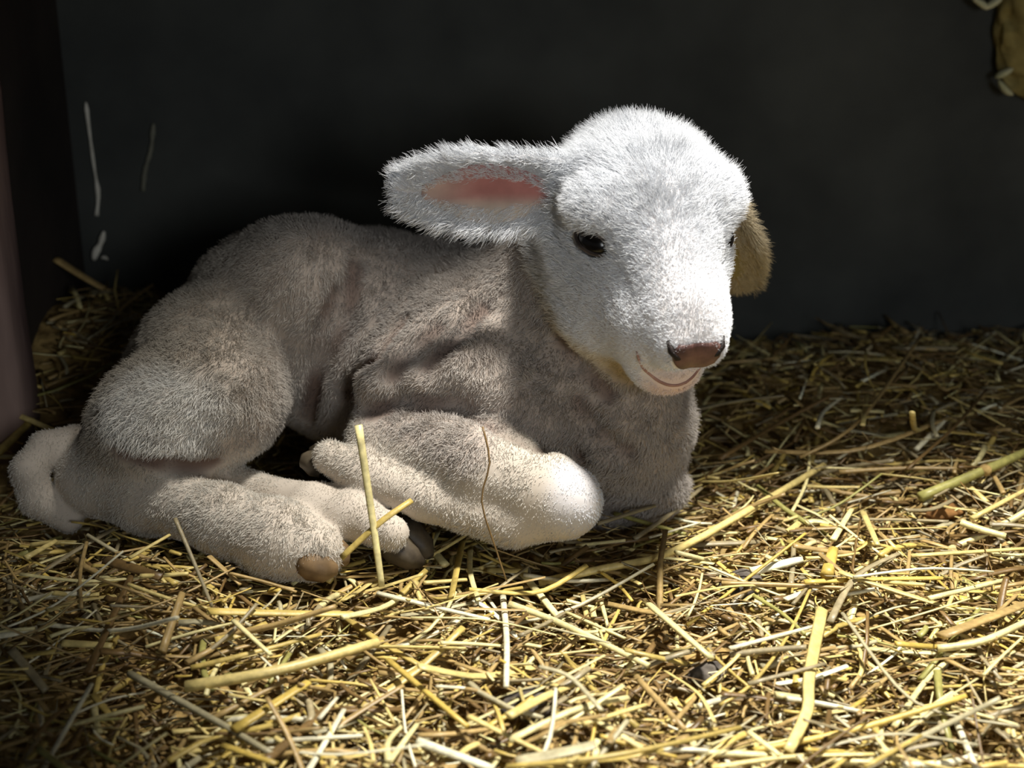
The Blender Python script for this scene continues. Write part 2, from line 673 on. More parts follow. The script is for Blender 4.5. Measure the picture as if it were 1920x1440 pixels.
def on_face(l, n, off=0.0):
    """point of the muzzle's front at head coordinates l, n"""
    ff = np.linspace(.19, .06, 400)
    pts = HO + (np.array([l, n, 0])[None, :] + ff[:, None] * np.array([0, 0, 1.0])) @ HB.T * HS
    i = int(np.argmax(sdf_lin(pts) < 0))
    return pts[i] + HB @ np.array([0, 0, off])


def sdf_lin(p):
    q = np.clip((p - lo) / h, 0, dims - 1.001)
    i = q.astype(int)
    f = (q - i)
    out = 0
    for a in (0, 1):
        for b in (0, 1):
            for c in (0, 1):
                w_ = (f[:, 0] if a else 1 - f[:, 0]) * (f[:, 1] if b else 1 - f[:, 1]) * (f[:, 2] if c else 1 - f[:, 2])
                out = out + w_ * SD[i[:, 0] + a, i[:, 1] + b, i[:, 2] + c]
    return out


def grid_part(name, pts, mat, label=None, colors=None, thick=.0014):
    """a thin skin over a grid of points on the lamb"""
    nu, nv = pts.shape[:2]
    Fc = [(i * nv + j, (i + 1) * nv + j, (i + 1) * nv + j + 1, i * nv + j + 1) for i in range(nu - 1) for j in range(nv - 1)]
    o = mesh_obj(name, pts.reshape(-1, 3) - base, Fc, mat, parent=lamb, colors=None if colors is None else colors.reshape(-1, 3))
    s_ = o.modifiers.new('thick', 'SOLIDIFY')
    s_.thickness = thick
    s_.offset = 0
    if label: o['label'] = label
    return o


# nose pad: broad above, narrow below
rows = []
for v in np.linspace(0, 1, 13):
    n_ = -.0255 - .0215 * v
    hw_ = .0005 + .0190 * math.sin(math.pi * min(1, .12 + v * .9)) ** .55 * (1 - .62 * v)
    rows.append([on_face(u * hw_, n_, .0007) for u in np.linspace(-1, 1, 17)])
grid_part('nose', np.array(rows), M_nose, 'pinkish brown nose')
ml = [on_face(l, -.0750 + 16 * l * l, -.0003) for l in np.linspace(.0195, -.0195, 19)]
mc = [((surf(x, y) - HO) @ HB) / HS for x, y in ((1194, 658), (1197, 672), (1205, 688))]
ml = [HO + HB @ (c_ * HS) for c_ in mc] + ml + [HO + HB @ (c_ * np.array([-1, 1, 1]) * HS) for c_ in mc[::-1]]

for key in EARS:
    eb_, eB, eln, ew0, ewm = EARS[key]
    rows, cols_ = [], []
    for t in np.linspace(.15, .84, 25):
        rim = math.sin(min(max((t - .10) / .78, 0), 1) * math.pi) ** .7
        wd_ = float(ear_w(np.array(t), ew0, ewm))
        r_, c_r = [], []
        for b in np.linspace(-.72, .72, 15) * rim:
            cz = 9 * (b * wd_) ** 2 - .002 + .0042 * math.sqrt(1 - b * b) + .0005
            r_.append(eb_ + eB @ np.array([t * eln, b * wd_, cz]))
            if key == 'near':
                k_ = max(float(sstep(-.05, .45, np.array(b))), float(sstep(.5, .85, np.array(t))) * .65)
                c_r.append(np.array(lin(190, 128, 124)) * (1 - k_) + np.array(lin(216, 202, 188)) * k_)
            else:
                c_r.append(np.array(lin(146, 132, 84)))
        rows.append(r_)
        cols_.append(c_r)
    grid_part('ear_lining', np.array(rows), M_pink, 'pink bare inside of the ear' if key == 'near' else 'dull olive inside of the far ear', np.array(cols_), .0008)


def resample_pts(pts, n):
    pts = np.array(pts)
    u = np.concatenate([[0], np.cumsum(np.linalg.norm(np.diff(pts, axis=0), axis=1))])
    v = np.linspace(0, u[-1], n)
    return np.stack([np.interp(v, u, pts[:, i]) for i in range(3)], 1)


def lathe_ball(name, cpos, r, B, mat, parent, nu=24, nv=16):
    V, Fc = [], []
    for i in range(nv + 1):
        th = math.pi * i / nv
        for j in range(nu):
            ph = 2 * math.pi * j / nu
            V.append(cpos + B @ (np.array([math.sin(th) * math.cos(ph), math.sin(th) * math.sin(ph), math.cos(th)]) * r))
    for i in range(nv):
        for j in range(nu):
            Fc.append((i * nu + j, (i + 1) * nu + j, (i + 1) * nu + (j + 1) % nu, i * nu + (j + 1) % nu))
    return mesh_obj(name, np.array(V) - base, Fc, mat, parent=parent)


def tube(pts, rad, flat=1.0, sides=6, cap=True, roll=None):
    """swept stalk: points, radii per point, flattening; returns verts and faces"""
    pts = np.asarray(pts, dtype=float)
    n = len(pts)
    V, Fc = [], []
    tg = np.gradient(pts, axis=0)
    tg /= np.linalg.norm(tg, axis=1)[:, None] + 1e-12
    ref = np.array([0, 0, 1.0]) if abs(tg[0][2]) < .9 else np.array([0, 1.0, 0])
    cr_, sr_ = (1, 0) if roll is None else (math.cos(roll), math.sin(roll))
    for i in range(n):
        a = np.cross(tg[i], ref)
        a /= np.linalg.norm(a) + 1e-12
        b = np.cross(a, tg[i])
        a, b = a * cr_ + b * sr_, b * cr_ - a * sr_
        for s in range(sides):
            t = 2 * math.pi * s / sides
            V.append(pts[i] + rad[i] * (a * math.cos(t) + b * math.sin(t) * flat))
    for i in range(n - 1):
        for s in range(sides):
            Fc.append((i * sides + s, i * sides + (s + 1) % sides, (i + 1) * sides + (s + 1) % sides, (i + 1) * sides + s))
    if cap:
        Fc.append(tuple(range(sides))[::-1])
        Fc.append(tuple((n - 1) * sides + s for s in range(sides)))
    return V, Fc


V, Fc = tube(resample_pts(ml, 60), [.0004 + .0008 * math.sin(math.pi * (i + .5) / 60) ** .4 for i in range(60)], 1, 8)
mesh_obj('mouth', np.array(V) - base, Fc, M_lip, parent=lamb)['label'] = 'pink lip line'
for s in (1, -1):
    ec, eu, ev, eo = EYES[s]
    eb = lathe_ball('eye', ec, np.array([.0125, .0100, .0088]), np.stack([eu, ev, eo], 1), M_eye, lamb)
    for nm, sg in (('upper_eyelid', 1), ('lower_eyelid', -1)):
        tt = np.linspace(-1.35, 1.35, 17)
        pp = [ec + eu * .0135 * math.sin(t) + ev * sg * (.0070 if sg > 0 else .0062) * math.cos(t) + eo * (.0068 - .0030 * math.sin(t) ** 2) for t in tt]
        V, Fc = tube(pp, [.0006 + (.0014 if sg > 0 else .0008) * math.cos(t) for t in tt], 1, 8)
        mesh_obj(nm, np.array(V) - base, Fc, M_lid, parent=eb)
    V, Fc = tube([on_face(s * l, n_, .0002) for l, n_ in ((.0178, -.0265), (.0160, -.0295), (.0125, -.0325), (.0085, -.034))], [.0008, .0024, .0022, .0006], 1, 10)
    mesh_obj('nostril', np.array(V) - base, Fc, M_dark, parent=lamb)  # dark tube on the surface; its colour stands for the shade of the hole


def hoof(a, b, r, mat, label):
    ax_ = (b - a) / np.linalg.norm(b - a)
    sd = np.cross(ax_, np.array([0, 0, 1.0]))
    sd /= np.linalg.norm(sd)
    V, Fc = [], []
    for sg in (-1, 1):
        pts = [a + sd * sg * r * .45, a + (b - a) * .35 + sd * sg * r * .55, a + (b - a) * .75 + sd * sg * r * .5, b + sd * sg * r * .3]
        v, f_ = tube(pts, [r * .62, r * .66, r * .5, r * .18], 1.0, 12)
        Fc += [tuple(i + len(V) for i in ff) for ff in f_]
        V += v
    o = mesh_obj('hoof', np.array(V) - base, Fc, mat, parent=lamb)
    o['label'] = label
    return o


hoof(P(585, 1035, -.1), P(640, 1062, -.108), .018, M_hoof_tan, 'tan hoof of the near hind foot')
hoof(P(735, 1000, -.075), P(800, 1050, -.085), .017, M_hoof, 'dark hoof of the far hind foot')
hoof(P(612, 865, -.03), P(575, 850, -.025), .014, M_hoof, 'dark hoof of the folded forefoot')

# --- coat of fibres
tri = np.concatenate([LF[:, [0, 1, 2]], LF[:, [0, 2, 3]]])
tA = np.linalg.norm(np.cross(LV[tri[:, 1]] - LV[tri[:, 0]], LV[tri[:, 2]] - LV[tri[:, 0]]), axis=1) / 2
vis = ((VN[tri].mean(1) @ FW) < .45)


def fibres(name, count, weight, length, lean, seed, parent, rad, wob, clump):
    g = np.random.default_rng(seed)
    pw = tA * vis * weight(LV[tri].mean(1))
    pick = g.choice(len(tri), count, p=pw / pw.sum())
    u, v = g.random(count), g.random(count)
    fl = u + v > 1
    u[fl], v[fl] = 1 - u[fl], 1 - v[fl]
    T = tri[pick]
    p = LV[T[:, 0]] + u[:, None] * (LV[T[:, 1]] - LV[T[:, 0]]) + v[:, None] * (LV[T[:, 2]] - LV[T[:, 0]])
    n = VN[T[:, 0]] * (1 - u - v)[:, None] + VN[T[:, 1]] * u[:, None] + VN[T[:, 2]] * v[:, None]
    n /= np.linalg.norm(n, axis=1)[:, None]
    ln = length(p) * g.uniform(.65, 1.2, count)
    keep = ln > .0006
    p, n, ln = p[keep], n[keep], ln[keep]
    cnt = len(p)
    d = lean(p)
    d = d - n * (d * n).sum(1)[:, None]
    cl = np.stack([hnoise(p, 420, seed + 1 + i) for i in range(3)], 1) * clump + np.stack([hnoise(p, 150, seed + 5 + i) for i in range(3)], 1) * clump * .8
    jit = g.normal(size=(cnt, 3)) * wob
    K = 5
    pos = np.zeros((cnt, K, 3))
    pos[:, 0] = p - n * .0008
    cur = n + d * .3 + jit * .5
    for k in range(1, K):
        s = k / (K - 1)
        dr = n * (1 - .55 * s) + d * (.35 + .9 * s) + cl * (.4 + .8 * s) + jit + g.normal(size=(cnt, 3)) * wob * .5
        dr /= np.linalg.norm(dr, axis=1)[:, None]
        pos[:, k] = pos[:, k - 1] + dr * (ln / (K - 1))[:, None]
    hc = bpy.data.hair_curves.new(name)
    hc.add_curves([K] * cnt)
    hc.attributes['position'].data.foreach_set('vector', (pos - base).astype(np.float32).ravel())
    ra = hc.attributes.new('radius', 'FLOAT', 'POINT')
    rr = np.tile(np.array([1, 1, .85, .6, .2]) * rad, (cnt, 1)) * g.uniform(.7, 1.3, (cnt, 1))
    ra.data.foreach_set('value', rr.astype(np.float32).ravel())
    ca = hc.attributes.new('tint', 'FLOAT_COLOR', 'CURVE')
    cc = np.ones((cnt, 4), dtype=np.float32)
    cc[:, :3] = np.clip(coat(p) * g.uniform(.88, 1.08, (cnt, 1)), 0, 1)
    ca.data.foreach_set('color', cc.ravel())
    hc.materials.append(M_wool)
    o = bpy.data.objects.new(name, hc)
    col.objects.link(o)
    o.parent = parent
    return o


def bald(p):
    """1 where hair grows, 0 on the bare skin of nose, lips, eyes and ear linings"""
    q = head_local(p)
    g = np.ones(len(p))
    g *= sstep(.45, .95, nose_zone(q))
    g *= 1 - .9 * ((lip_dist(q) < .003) & (q[:, 2] > .102))
    for s in (1, -1):
        ec, eu, ev, eo = EYES[s]
        dq = p - ec
        g *= sstep(.85, 1.15, np.sqrt((dq @ eu / .0150) ** 2 + (dq @ ev / .0085) ** 2 + (dq @ eo / .014) ** 2))
    for key in EARS:
        t, b, c = ear_local(p, key)
        m_ = (t > .14) & (t < .8) & (np.abs(b) < .34 * np.sin(np.clip((t - .10) / .76, 0, 1) * math.pi) ** .8) & (c > 9 * (b * ear_w(t, EARS[key][3], EARS[key][4])) ** 2 - .001) & (c < .02)
        g *= 1 - m_
    return g


def body_len(p):
    L_ = np.full(len(p), .0060) * (1 + .25 * hnoise(p, 120, 8))
    for lg in legs:
        L_ = L_ * (.6 + .4 * sstep(.026, .05, seg_dist(p, lg)))
    L_ = L_ * (1 + .5 * (1 - sstep(.5, 1.2, np.linalg.norm((p - PUFF) / np.array([.05, .06, .034]), axis=1))))
    for pts in folds3:
        if len(pts) > 1: L_ = L_ * (.35 + .65 * sstep(.003, .011, seg_dist(p, pts)))
    return L_ * (head_w(p) < .5)


def body_lean(p):
    d = np.tile(np.array([-.45, -.1, -.8]), (len(p), 1))
    return d


def head_len(p):
    q = head_local(p)
    L_ = .0115 - .0085 * sstep(.02, .12, q[:, 2]) + 0 * q[:, 0]
    L_ = np.where((q[:, 2] < .03) & (q[:, 1] > -.05), .014, L_)
    for key in EARS:
        t, b, c = ear_local(p, key)
        on = (t > .15) & (t < 1.1) & (np.abs(b) < 1.5) & (np.abs(c) < .025)
        L_ = np.where(on, .0065 + .005 * (np.abs(b) > .75), L_)
    return L_ * bald(p) * (head_w(p) >= .5)


def head_lean(p):
    q = head_local(p)
    d = -Ff[None, :] * .5 + Lh[None, :] * np.sign(q[:, 0])[:, None] * sstep(.0, .03, np.abs(q[:, 0]))[:, None] * .6
    for key in EARS:
        t, b, c = ear_local(p, key)
        on = (t > .15) & (t < 1.1) & (np.abs(b) < 1.5) & (np.abs(c) < .025)
        B = EARS[key][1]
        d = np.where(on[:, None], B[:, 0] * .9 + B[:, 1] * np.sign(b)[:, None] * .5, d)
    return d


fl_ = fibres('fleece', 210000, lambda p: (head_w(p) < .5) * 1.0, body_len, body_lean, 21, lamb, .00018, .36, .5)
fl_['label'] = 'beige body wool in short damp locks'
hf_ = fibres('face_hair', 120000, lambda p: (head_w(p) >= .5) * 1.0, head_len, head_lean, 41, lamb, .00013, .26, .24)
hf_['label'] = 'clean white hair of head and ears'

# ------------------------------------------------------------------ straw
TONES = {
    'cream': lin(236, 222, 160), 'white': lin(242, 234, 200), 'golden': lin(204, 178, 98), 'yellow': lin(214, 184, 92),
    'tan': lin(178, 150, 96), 'brown': lin(122, 96, 56), 'grey tan': lin(160, 146, 112), 'green': lin(168, 162, 92),
    'pale gold': lin(222, 200, 128), 'dusty': lin(186, 176, 140),
}


def stalk(pts, rad, flat, tone, g, sides=8):
    """one straw: a stalk with a slight taper, joints and uneven colour"""
    pts = np.asarray(pts, dtype=float)
    n = len(pts)
    t = np.linspace(0, 1, n)
    r = rad * (1.02 - .22 * t)
    V, Fc = tube(pts, r, flat, sides, True, g.uniform(-.5, .5))
    c = np.tile(np.array(tone), (len(V), 1)) * g.uniform(.86, 1.1)
    c *= np.repeat(1 + .10 * np.sin(t * g.uniform(5, 16) + g.uniform(0, 6)), sides)[:, None]
    return V, Fc, np.clip(c, 0, 1)


def resample(pts, n):
    pts = np.asarray(pts, dtype=float)
    m = len(pts)
    u = np.linspace(0, m - 1, n)
    out = np.zeros((n, 3))
    for k, x in enumerate(u):
        i = min(int(x), m - 2)
        f = x - i
        p0, p1, p2, p3 = pts[max(i - 1, 0)], pts[i], pts[i + 1], pts[min(i + 2, m - 1)]
        out[k] = .5 * (2 * p1 + (p2 - p0) * f + (2 * p0 - 5 * p1 + 4 * p2 - p3) * f * f + (3 * p1 - p0 - 3 * p2 + p3) * f ** 3)
    return out


# straws one can point at: photo positions along the stalk, width there, tone, flatness, label, optional depth Y (else it lies on the bedding)
ONE = [
    ([(672, 797), (700, 985), (716, 1100)], 15, 'cream', .5, 'tall pale straw standing upright in front of the belly of the lamb', [-.115, -.13, -.14]),
    ([(640, 1046), (712, 980), (772, 938)], 15, 'golden', .5, 'golden straw crossing behind the upright straw beside the hind hooves', [-.135, -.128, -.115]),
    ([(905, 800), (918, 868), (903, 940), (930, 1030), (950, 1090)], 4, 'brown', 1, 'hair-thin dark bent stem hanging across the foreleg of the lamb', [-.105, -.115, -.12, -.125, -.13]),
    ([(1010, 1092), (1135, 1065), (1262, 1034), (1440, 935), (1545, 872)], 17, 'pale gold', .8, 'very long pale straw sweeping from under the knee up towards the wall'),
    ([(1725, 932), (1860, 876), (1935, 842)], 20, 'green', .9, 'thick greenish stalk with a dark joint at the edge of the shadow'),
    ([(1822, 972), (1930, 915)], 12, 'pale gold', .7, 'pale golden straw just below the thick greenish stalk'),
    ([(1190, 1010), (1255, 965), (1315, 915)], 12, 'grey tan', .6, 'greyish straw slanting up beside the chest of the lamb'),
    ([(1218, 1008), (1312, 980)], 10, 'white', .5, 'short white straw lying beside the folded knee'),
    ([(1120, 982), (1228, 948)], 11, 'grey tan', .6, 'greyish straw touching the tip of the folded knee'),
    ([(1172, 960), (1240, 920), (1302, 878)], 10, 'tan', .5, 'tan straw leaning on the chest above the folded knee'),
    ([(1435, 846), (1610, 843), (1780, 782)], 15, 'tan', .35, 'long flat tan blade in the dim straw near the wall'),
    ([(1500, 858), (1610, 790), (1728, 628)], 11, 'tan', .5, 'long dim straw sticking up highest against the back wall'),
    ([(1408, 1072), (1504, 1048)], 19, 'white', .6, 'short broad white straw in the middle of the brown hollow'),
    ([(1562, 1012), (1597, 955)], 13, 'cream', .5, 'short cream straw tilted up next to a yellow chunk'),
    ([(1618, 960), (1646, 1022)], 14, 'pale gold', .5, 'short pale straw bent like a hook above the yellow chunk'),
    ([(1550, 1078), (1562, 1030)], 26, 'yellow', .7, 'thick yellow chunk of straw standing on end'),
    ([(1742, 1122), (1882, 1088)], 11, 'cream', .7, 'cream straw over the warm brown hollow beside the bright sheaf'),
    ([(1600, 1082), (1735, 1066), (1862, 1072)], 9, 'white', .6, 'thin white arched straw above the bright sheaf'),
    ([(1708, 1042), (1930, 1028)], 10, 'pale gold', .6, 'level pale golden straw reaching the edge of the photo'),
    ([(1758, 1216), (1842, 1202), (1935, 1160)], 24, 'cream', .6, 'broad bright cream straw, lower one of the bright sheaf'),
    ([(1765, 1192), (1935, 1128)], 30, 'tan', .35, 'broad tan blade lying on top of the bright cream straw'),
    ([(966, 1058), (1052, 1164)], 17, 'cream', .6, 'short thick cream straw pointing down from the folded knee'),
    ([(955, 1132), (1055, 1170), (1216, 1248)], 14, 'cream', .7, 'long straight cream straw crossing the middle of the foreground'),
    ([(1218, 1134), (1334, 1234)], 21, 'cream', .5, 'broad flat cream straw slanting down to the dark mouldy clump'),
    ([(1062, 1148), (1172, 1197)], 11, 'cream', .6, 'cream straw parallel to and just above the long straight one'),
    ([(1542, 1142), (1518, 1265), (1514, 1332), (1478, 1408)], 26, 'pale gold', .3, 'broad pale bent blade running straight down the foreground'),
    ([(1403, 1282), (1548, 1244)], 10, 'grey tan', .6, 'greyish straw passing under the broad pale bent blade'),
    ([(1350, 1322), (1412, 1280), (1476, 1194), (1522, 1098)], 9, 'golden', .7, 'thin golden curved straw beside the broad pale bent blade'),
    ([(1368, 1216), (1527, 1174)], 9, 'white', .6, 'thin white straw meeting the broad pale bent blade'),
    ([(1580, 1150), (1680, 1285), (1762, 1336), (1912, 1362)], 10, 'dusty', .6, 'long dusty straw bending down from the crossing stalks'),
    ([(1785, 1326), (1918, 1362)], 12, 'cream', .6, 'cream straw lying along the end of the long dusty one'),
    ([(1556, 1166), (1604, 1082), (1684, 1038)], 15, 'grey tan', .4, 'grey brown flat blade above the long dusty straw'),
    ([(950, 1438), (1160, 1415), (1388, 1364)], 15, 'golden', .7, 'long golden straw along the very front of the bedding'),
    ([(955, 1388), (1080, 1330), (1178, 1308)], 16, 'cream', .6, 'cream straw curving over the dark clump at the front'),
    ([(1094, 1357), (1212, 1321)], 13, 'pale gold', .6, 'pale golden straw just above the long golden front straw'),
    ([(968, 1428), (1050, 1412), (1118, 1396)], 32, 'dusty', .2, 'wide grey-white leaf lying flat at the very front'),
    ([(1366, 1438), (1478, 1420)], 10, 'cream', .6, 'cream straw at the front next to the tip of the bent blade'),
    ([(1403, 1372), (1462, 1416)], 12, 'cream', .6, 'short cream straw touching the tip of the bent blade'),
    ([(1622, 1438), (1727, 1379)], 11, 'golden', .7, 'golden straw slanting up from the front edge'),
    ([(1795, 1358), (1832, 1445)], 13, 'white', .6, 'white straw pointing straight at the viewer at the front'),
    ([(1192, 1268), (1284, 1368)], 13, 'tan', .6, 'tan straw going down past the dark mouldy clump'),
    ([(1012, 1250), (1070, 1270), (1128, 1332)], 14, 'dusty', .5, 'dusty bent straw arching over the dark clump'),
    ([(708, 1112), (815, 1138), (918, 1162)], 13, 'white', .6, 'white straw below the foot of the upright straw'),
    ([(388, 1146), (550, 1150), (694, 1152)], 18, 'golden', .35, 'wide golden blade lying level below the near hind hoof'),
    ([(348, 1288), (525, 1256), (708, 1204)], 24, 'pale gold', .85, 'thickest pale stalk with a cut end in the foreground'),
    ([(358, 1252), (480, 1222), (602, 1189)], 11, 'golden', .6, 'golden straw parallel to and above the thickest stalk'),
    ([(243, 1263), (408, 1354), (508, 1413)], 17, 'dusty', .8, 'long dusty straw running down out of the dark corner'),
    ([(438, 1368), (578, 1279)], 28, 'yellow', .4, 'broad deep yellow chunk below the thickest stalk'),
    ([(398, 1347), (538, 1274)], 13, 'tan', .7, 'tan stalk lying along the broad deep yellow chunk'),
    ([(728, 1238), (876, 1362)], 15, 'yellow', .7, 'straight yellow straw slanting down from the end of the thickest stalk'),
    ([(783, 1390), (925, 1442)], 19, 'white', .6, 'bright white straw at the front below the yellow one'),
    ([(498, 1391), (600, 1384), (688, 1379)], 10, 'white', .6, 'thin level white straw left of the bright white one'),
    ([(316, 1428), (372, 1395), (418, 1378)], 16, 'golden', .5, 'golden straw bent over at the edge of the dark corner'),
    ([(418, 1398), (518, 1432)], 18, 'yellow', .5, 'short deep yellow straw at the front beside the dusty one'),
    ([(722, 1438), (782, 1358)], 13, 'cream', .6, 'cream straw slanting up beside the bright white one'),
    ([(598, 1348), (632, 1308)], 10, 'white', .6, 'short bright white splinter under the thickest stalk'),
    ([(818, 1287), (872, 1290)], 9, 'white', .6, 'short level white splinter beside the straight yellow straw'),
    ([(164, 1262), (205, 1170), (247, 1078)], 20, 'brown', .5, 'wide brown straw standing in the dark corner'),
    ([(304, 1222), (342, 1112)], 17, 'tan', .6, 'short tan straw next to the wide brown one in the shade'),
    ([(328, 972), (366, 1060), (398, 1138)], 9, 'grey tan', .8, 'thin bent straw in front of the near hind leg', [-.125, -.145, -.16]),
    ([(428, 1074), (500, 1092), (556, 1110)], 11, 'tan', .6, 'tan straw lying under the near hind hoof'),
    ([(198, 1050), (302, 1082)], 24, 'brown', .4, 'wide dull brown blade below the near hind leg'),
    ([(-8, 762), (50, 785), (112, 812)], 13, 'pale gold', .6, 'pale straw pointing at the root of the tail'),
    ([(-6, 850), (22, 825), (60, 785)], 24, 'golden', .5, 'broad golden blade beside the tail of the lamb'),
    ([(48, 1046), (105, 1014)], 12, 'pale gold', .6, 'short pale straw just below the tip of the tail'),
    ([(243, 1046), (318, 1003)], 11, 'pale gold', .6, 'pale straw beneath the hock of the near hind leg'),
    ([(943, 1118), (950, 1200), (949, 1288)], 13, 'white', .6, 'white straw running straight down below the knee'),
    ([(73, 1404), (122, 1444)], 15, 'green', .7, 'greenish straw end at the front of the dark corner'),
    ([(438, 1164), (508, 1228)], 14, 'cream', .6, 'cream straw slanting under the wide golden blade'),
    ([(105, 486), (150, 515), (196, 542)], 24, 'tan', .4, 'broad dim blade sticking up behind the rump by the post', [.27, .265, .26]),
    ([(100, 612), (135, 622), (172, 640)], 12, 'grey tan', .5, 'dim greyish straw on the heap behind the rump', [.2, .195, .19]),
    ([(1300, 770), (1380, 752), (1470, 742)], 13, 'grey tan', .4, 'dim greyish blade behind the chin of the lamb'),
    ([(1350, 860), (1450, 800), (1560, 740)], 10, 'brown', .5, 'dim brown straw rising behind the chest of the lamb'),
    ([(1700, 880), (1790, 800), (1850, 730)], 9, 'brown', .5, 'dim brown straw rising behind the thick greenish stalk'),
    ([(1100, 1060), (1010, 1110), (880, 1105)], 11, 'golden', .5, 'golden curved straw tucked under the forearm of the lamb'),
    ([(835, 1060), (810, 1030)], 18, 'cream', .5, 'short cream end poking out beside the dark far hoof'),
    ([(868, 1010), (856, 1070), (846, 1120)], 16, 'golden', .4, 'golden brown blade hanging down under the forearm'),
]
straws = []
gS = np.random.default_rng(5)


def place_straw(pts, rad, flat, tone, label, group='loose straw stalks on the bedding', joint=None):
    n = 5 + 5 * (len(pts) > 2) + 3 * (len(pts) > 3)
    pp = resample(pts, n)
    V, Fc, c = stalk(pp, rad, flat, tone, gS)
    o = mesh_obj('straw_stalk', V, Fc, M_straw, origin=pp.mean(0), colors=c)
    tag(o, label, 'straw', group)
    straws.append((pp, rad))
    if joint is not None:
        i = int(joint * (n - 1))
        d = pp[i + 1] - pp[i]
        d /= np.linalg.norm(d)
        V, Fc = tube([pp[i] - d * .004, pp[i] - d * .0015, pp[i] + d * .0015, pp[i] + d * .004], [rad * .8, rad * 1.22, rad * 1.22, rad * .8], flat, 10)
        j = mesh_obj('joint', np.array(V) - pp.mean(0), Fc, M_floor, parent=o)
        j['label'] = 'dark joint of the stalk'
    return o


for k, e in enumerate(ONE):
    px, wd, tone, flat, label = e[:5]
    ys = e[5] if len(e) > 5 else None
    pts = []
    for i, (x, y) in enumerate(px):
        p = P(x, y, ys[i]) if ys else on_bed(x, y, .006 + .004 * (k % 3))
        if ys is None:
            p = p.copy()
            if p[1] > WALL_Y - .03:
                p = P(x, y, WALL_Y - .03)
            for _ in range(30):
                if sdf_at(p)[0] > .004: break
                p = P(x, y, p[1] - .004)
        pts.append(p)
    dist = (np.mean(pts, axis=0) - CAM) @ FW
    place_straw(pts, wd * .5 * dist / F, flat, TONES[tone], label, joint=.5 if 'dark joint' in label else None)

# more single stalks, as one sees them lying all over the bedding
MARKS = [((1090, 1010), 'under the folded knee'), ((620, 1110), 'by the near hind hoof'), ((780, 1080), 'by the dark far hoof'), ((90, 1010), 'below the tail'),
         ((250, 1330), 'in the dark front corner'), ((520, 1330), 'by the broad deep yellow chunk'), ((780, 1320), 'by the straight yellow straw'), ((640, 1220), 'by the thickest stalk'),
         ((1010, 1400), 'by the wide grey-white leaf'), ((1080, 1230), 'by the long straight cream straw'), ((1300, 1250), 'by the dark mouldy clump'), ((1510, 1300), 'by the broad pale bent blade'),
         ((1450, 1080), 'in the brown hollow'), ((1600, 1000), 'by the yellow chunk'), ((1850, 1180), 'by the bright sheaf'), ((1840, 1350), 'by the long dusty straw'),
         ((1840, 950), 'by the thick greenish stalk'), ((1280, 960), 'beside the chest'), ((1600, 800), 'near the back wall'), ((1450, 900), 'by the very long pale straw'),
         ((40, 780), 'beside the tail root'), ((330, 1130), 'below the near hind leg'), ((1690, 1420), 'at the front edge'), ((1250, 1400), 'by the long golden front straw')]
DIRS = ['lying level', 'slanting up', 'pointing away', 'slanting down']
WORD = {'cream': 'cream', 'white': 'white', 'golden': 'golden', 'tan': 'tan', 'brown': 'brown', 'grey tan': 'greyish', 'pale gold': 'pale gold', 'dusty': 'dusty', 'green': 'greenish', 'yellow': 'yellow'}
names = list(TONES)
pk = np.array([.2, .09, .12, .04, .16, .08, .08, .03, .15, .05])
tries = 0
used = set()
while len(straws) < 298 and tries < 6000:
    tries += 1
    px, py = gS.uniform(0, 1920), gS.uniform(760, 1440)
    if px < 1250 and py < 960 and px > 20: continue
    if px > 1250 and py < 860 and gS.random() < .5: continue
    c = on_bed(px, py, .004)
    if c[1] > WALL_Y - .06: continue
    ln = gS.choice([.03, .05, .08, .11], p=[.32, .34, .24, .10]) * gS.uniform(.8, 1.2)
    th = gS.normal(.25, .75)
    d = np.array([math.cos(th), math.sin(th), 0])
    a, b = c - d * ln / 2, c + d * ln / 2
    md = c + np.cross(d, [0, 0, 1]) * gS.normal(0, .05) * ln
    pts = []
    lift = gS.uniform(.002, .010)
    tl = gS.normal(0, .008) * (ln / .06)
    for u, q_ in zip((-1, 0, 1), (a, md, b)):
        q_ = q_.copy()
        q_[2] = max(float(H(q_[0], q_[1])) - .004, float(H(c[0], c[1])) + lift + tl * u)
        pts.append(q_)
    pts = np.array(pts)
    sm = resample(pts, 9)
    if (sdf_at(sm) < .003).any() or sm[:, 1].max() > WALL_Y - .01 or sm[:, 0].min() < -.37: continue
    tone = names[gS.choice(len(names), p=pk)]
    rad = gS.choice([.0009, .0014, .0020, .0028], p=[.2, .36, .3, .14])
    pa, pb = [(960 + F * ((q_ - CAM) @ RT) / ((q_ - CAM) @ FW), 720 - F * ((q_ - CAM) @ UP) / ((q_ - CAM) @ FW)) for q_ in (a, b)]
    if pb[0] < pa[0]: pa, pb = pb, pa
    ang = math.degrees(math.atan2(pa[1] - pb[1], pb[0] - pa[0]))
    dr = DIRS[0] if abs(ang) < 13 else DIRS[2] if abs(ang) > 62 else DIRS[1] if ang > 0 else DIRS[3]
    mk = min(MARKS, key=lambda m_: (m_[0][0] - px) ** 2 + (m_[0][1] - py) ** 2)[1]
    size = ('short ' if ln < .04 else 'long ' if ln > .085 else '') + ('thin ' if rad < .0012 else 'thick ' if rad > .0024 else '')
    label = f'{size}{WORD[tone]} straw {dr} {mk}'
    if label in used: continue
    used.add(label)
    place_straw(pts, rad, gS.uniform(.22, .8), TONES[tone], label)

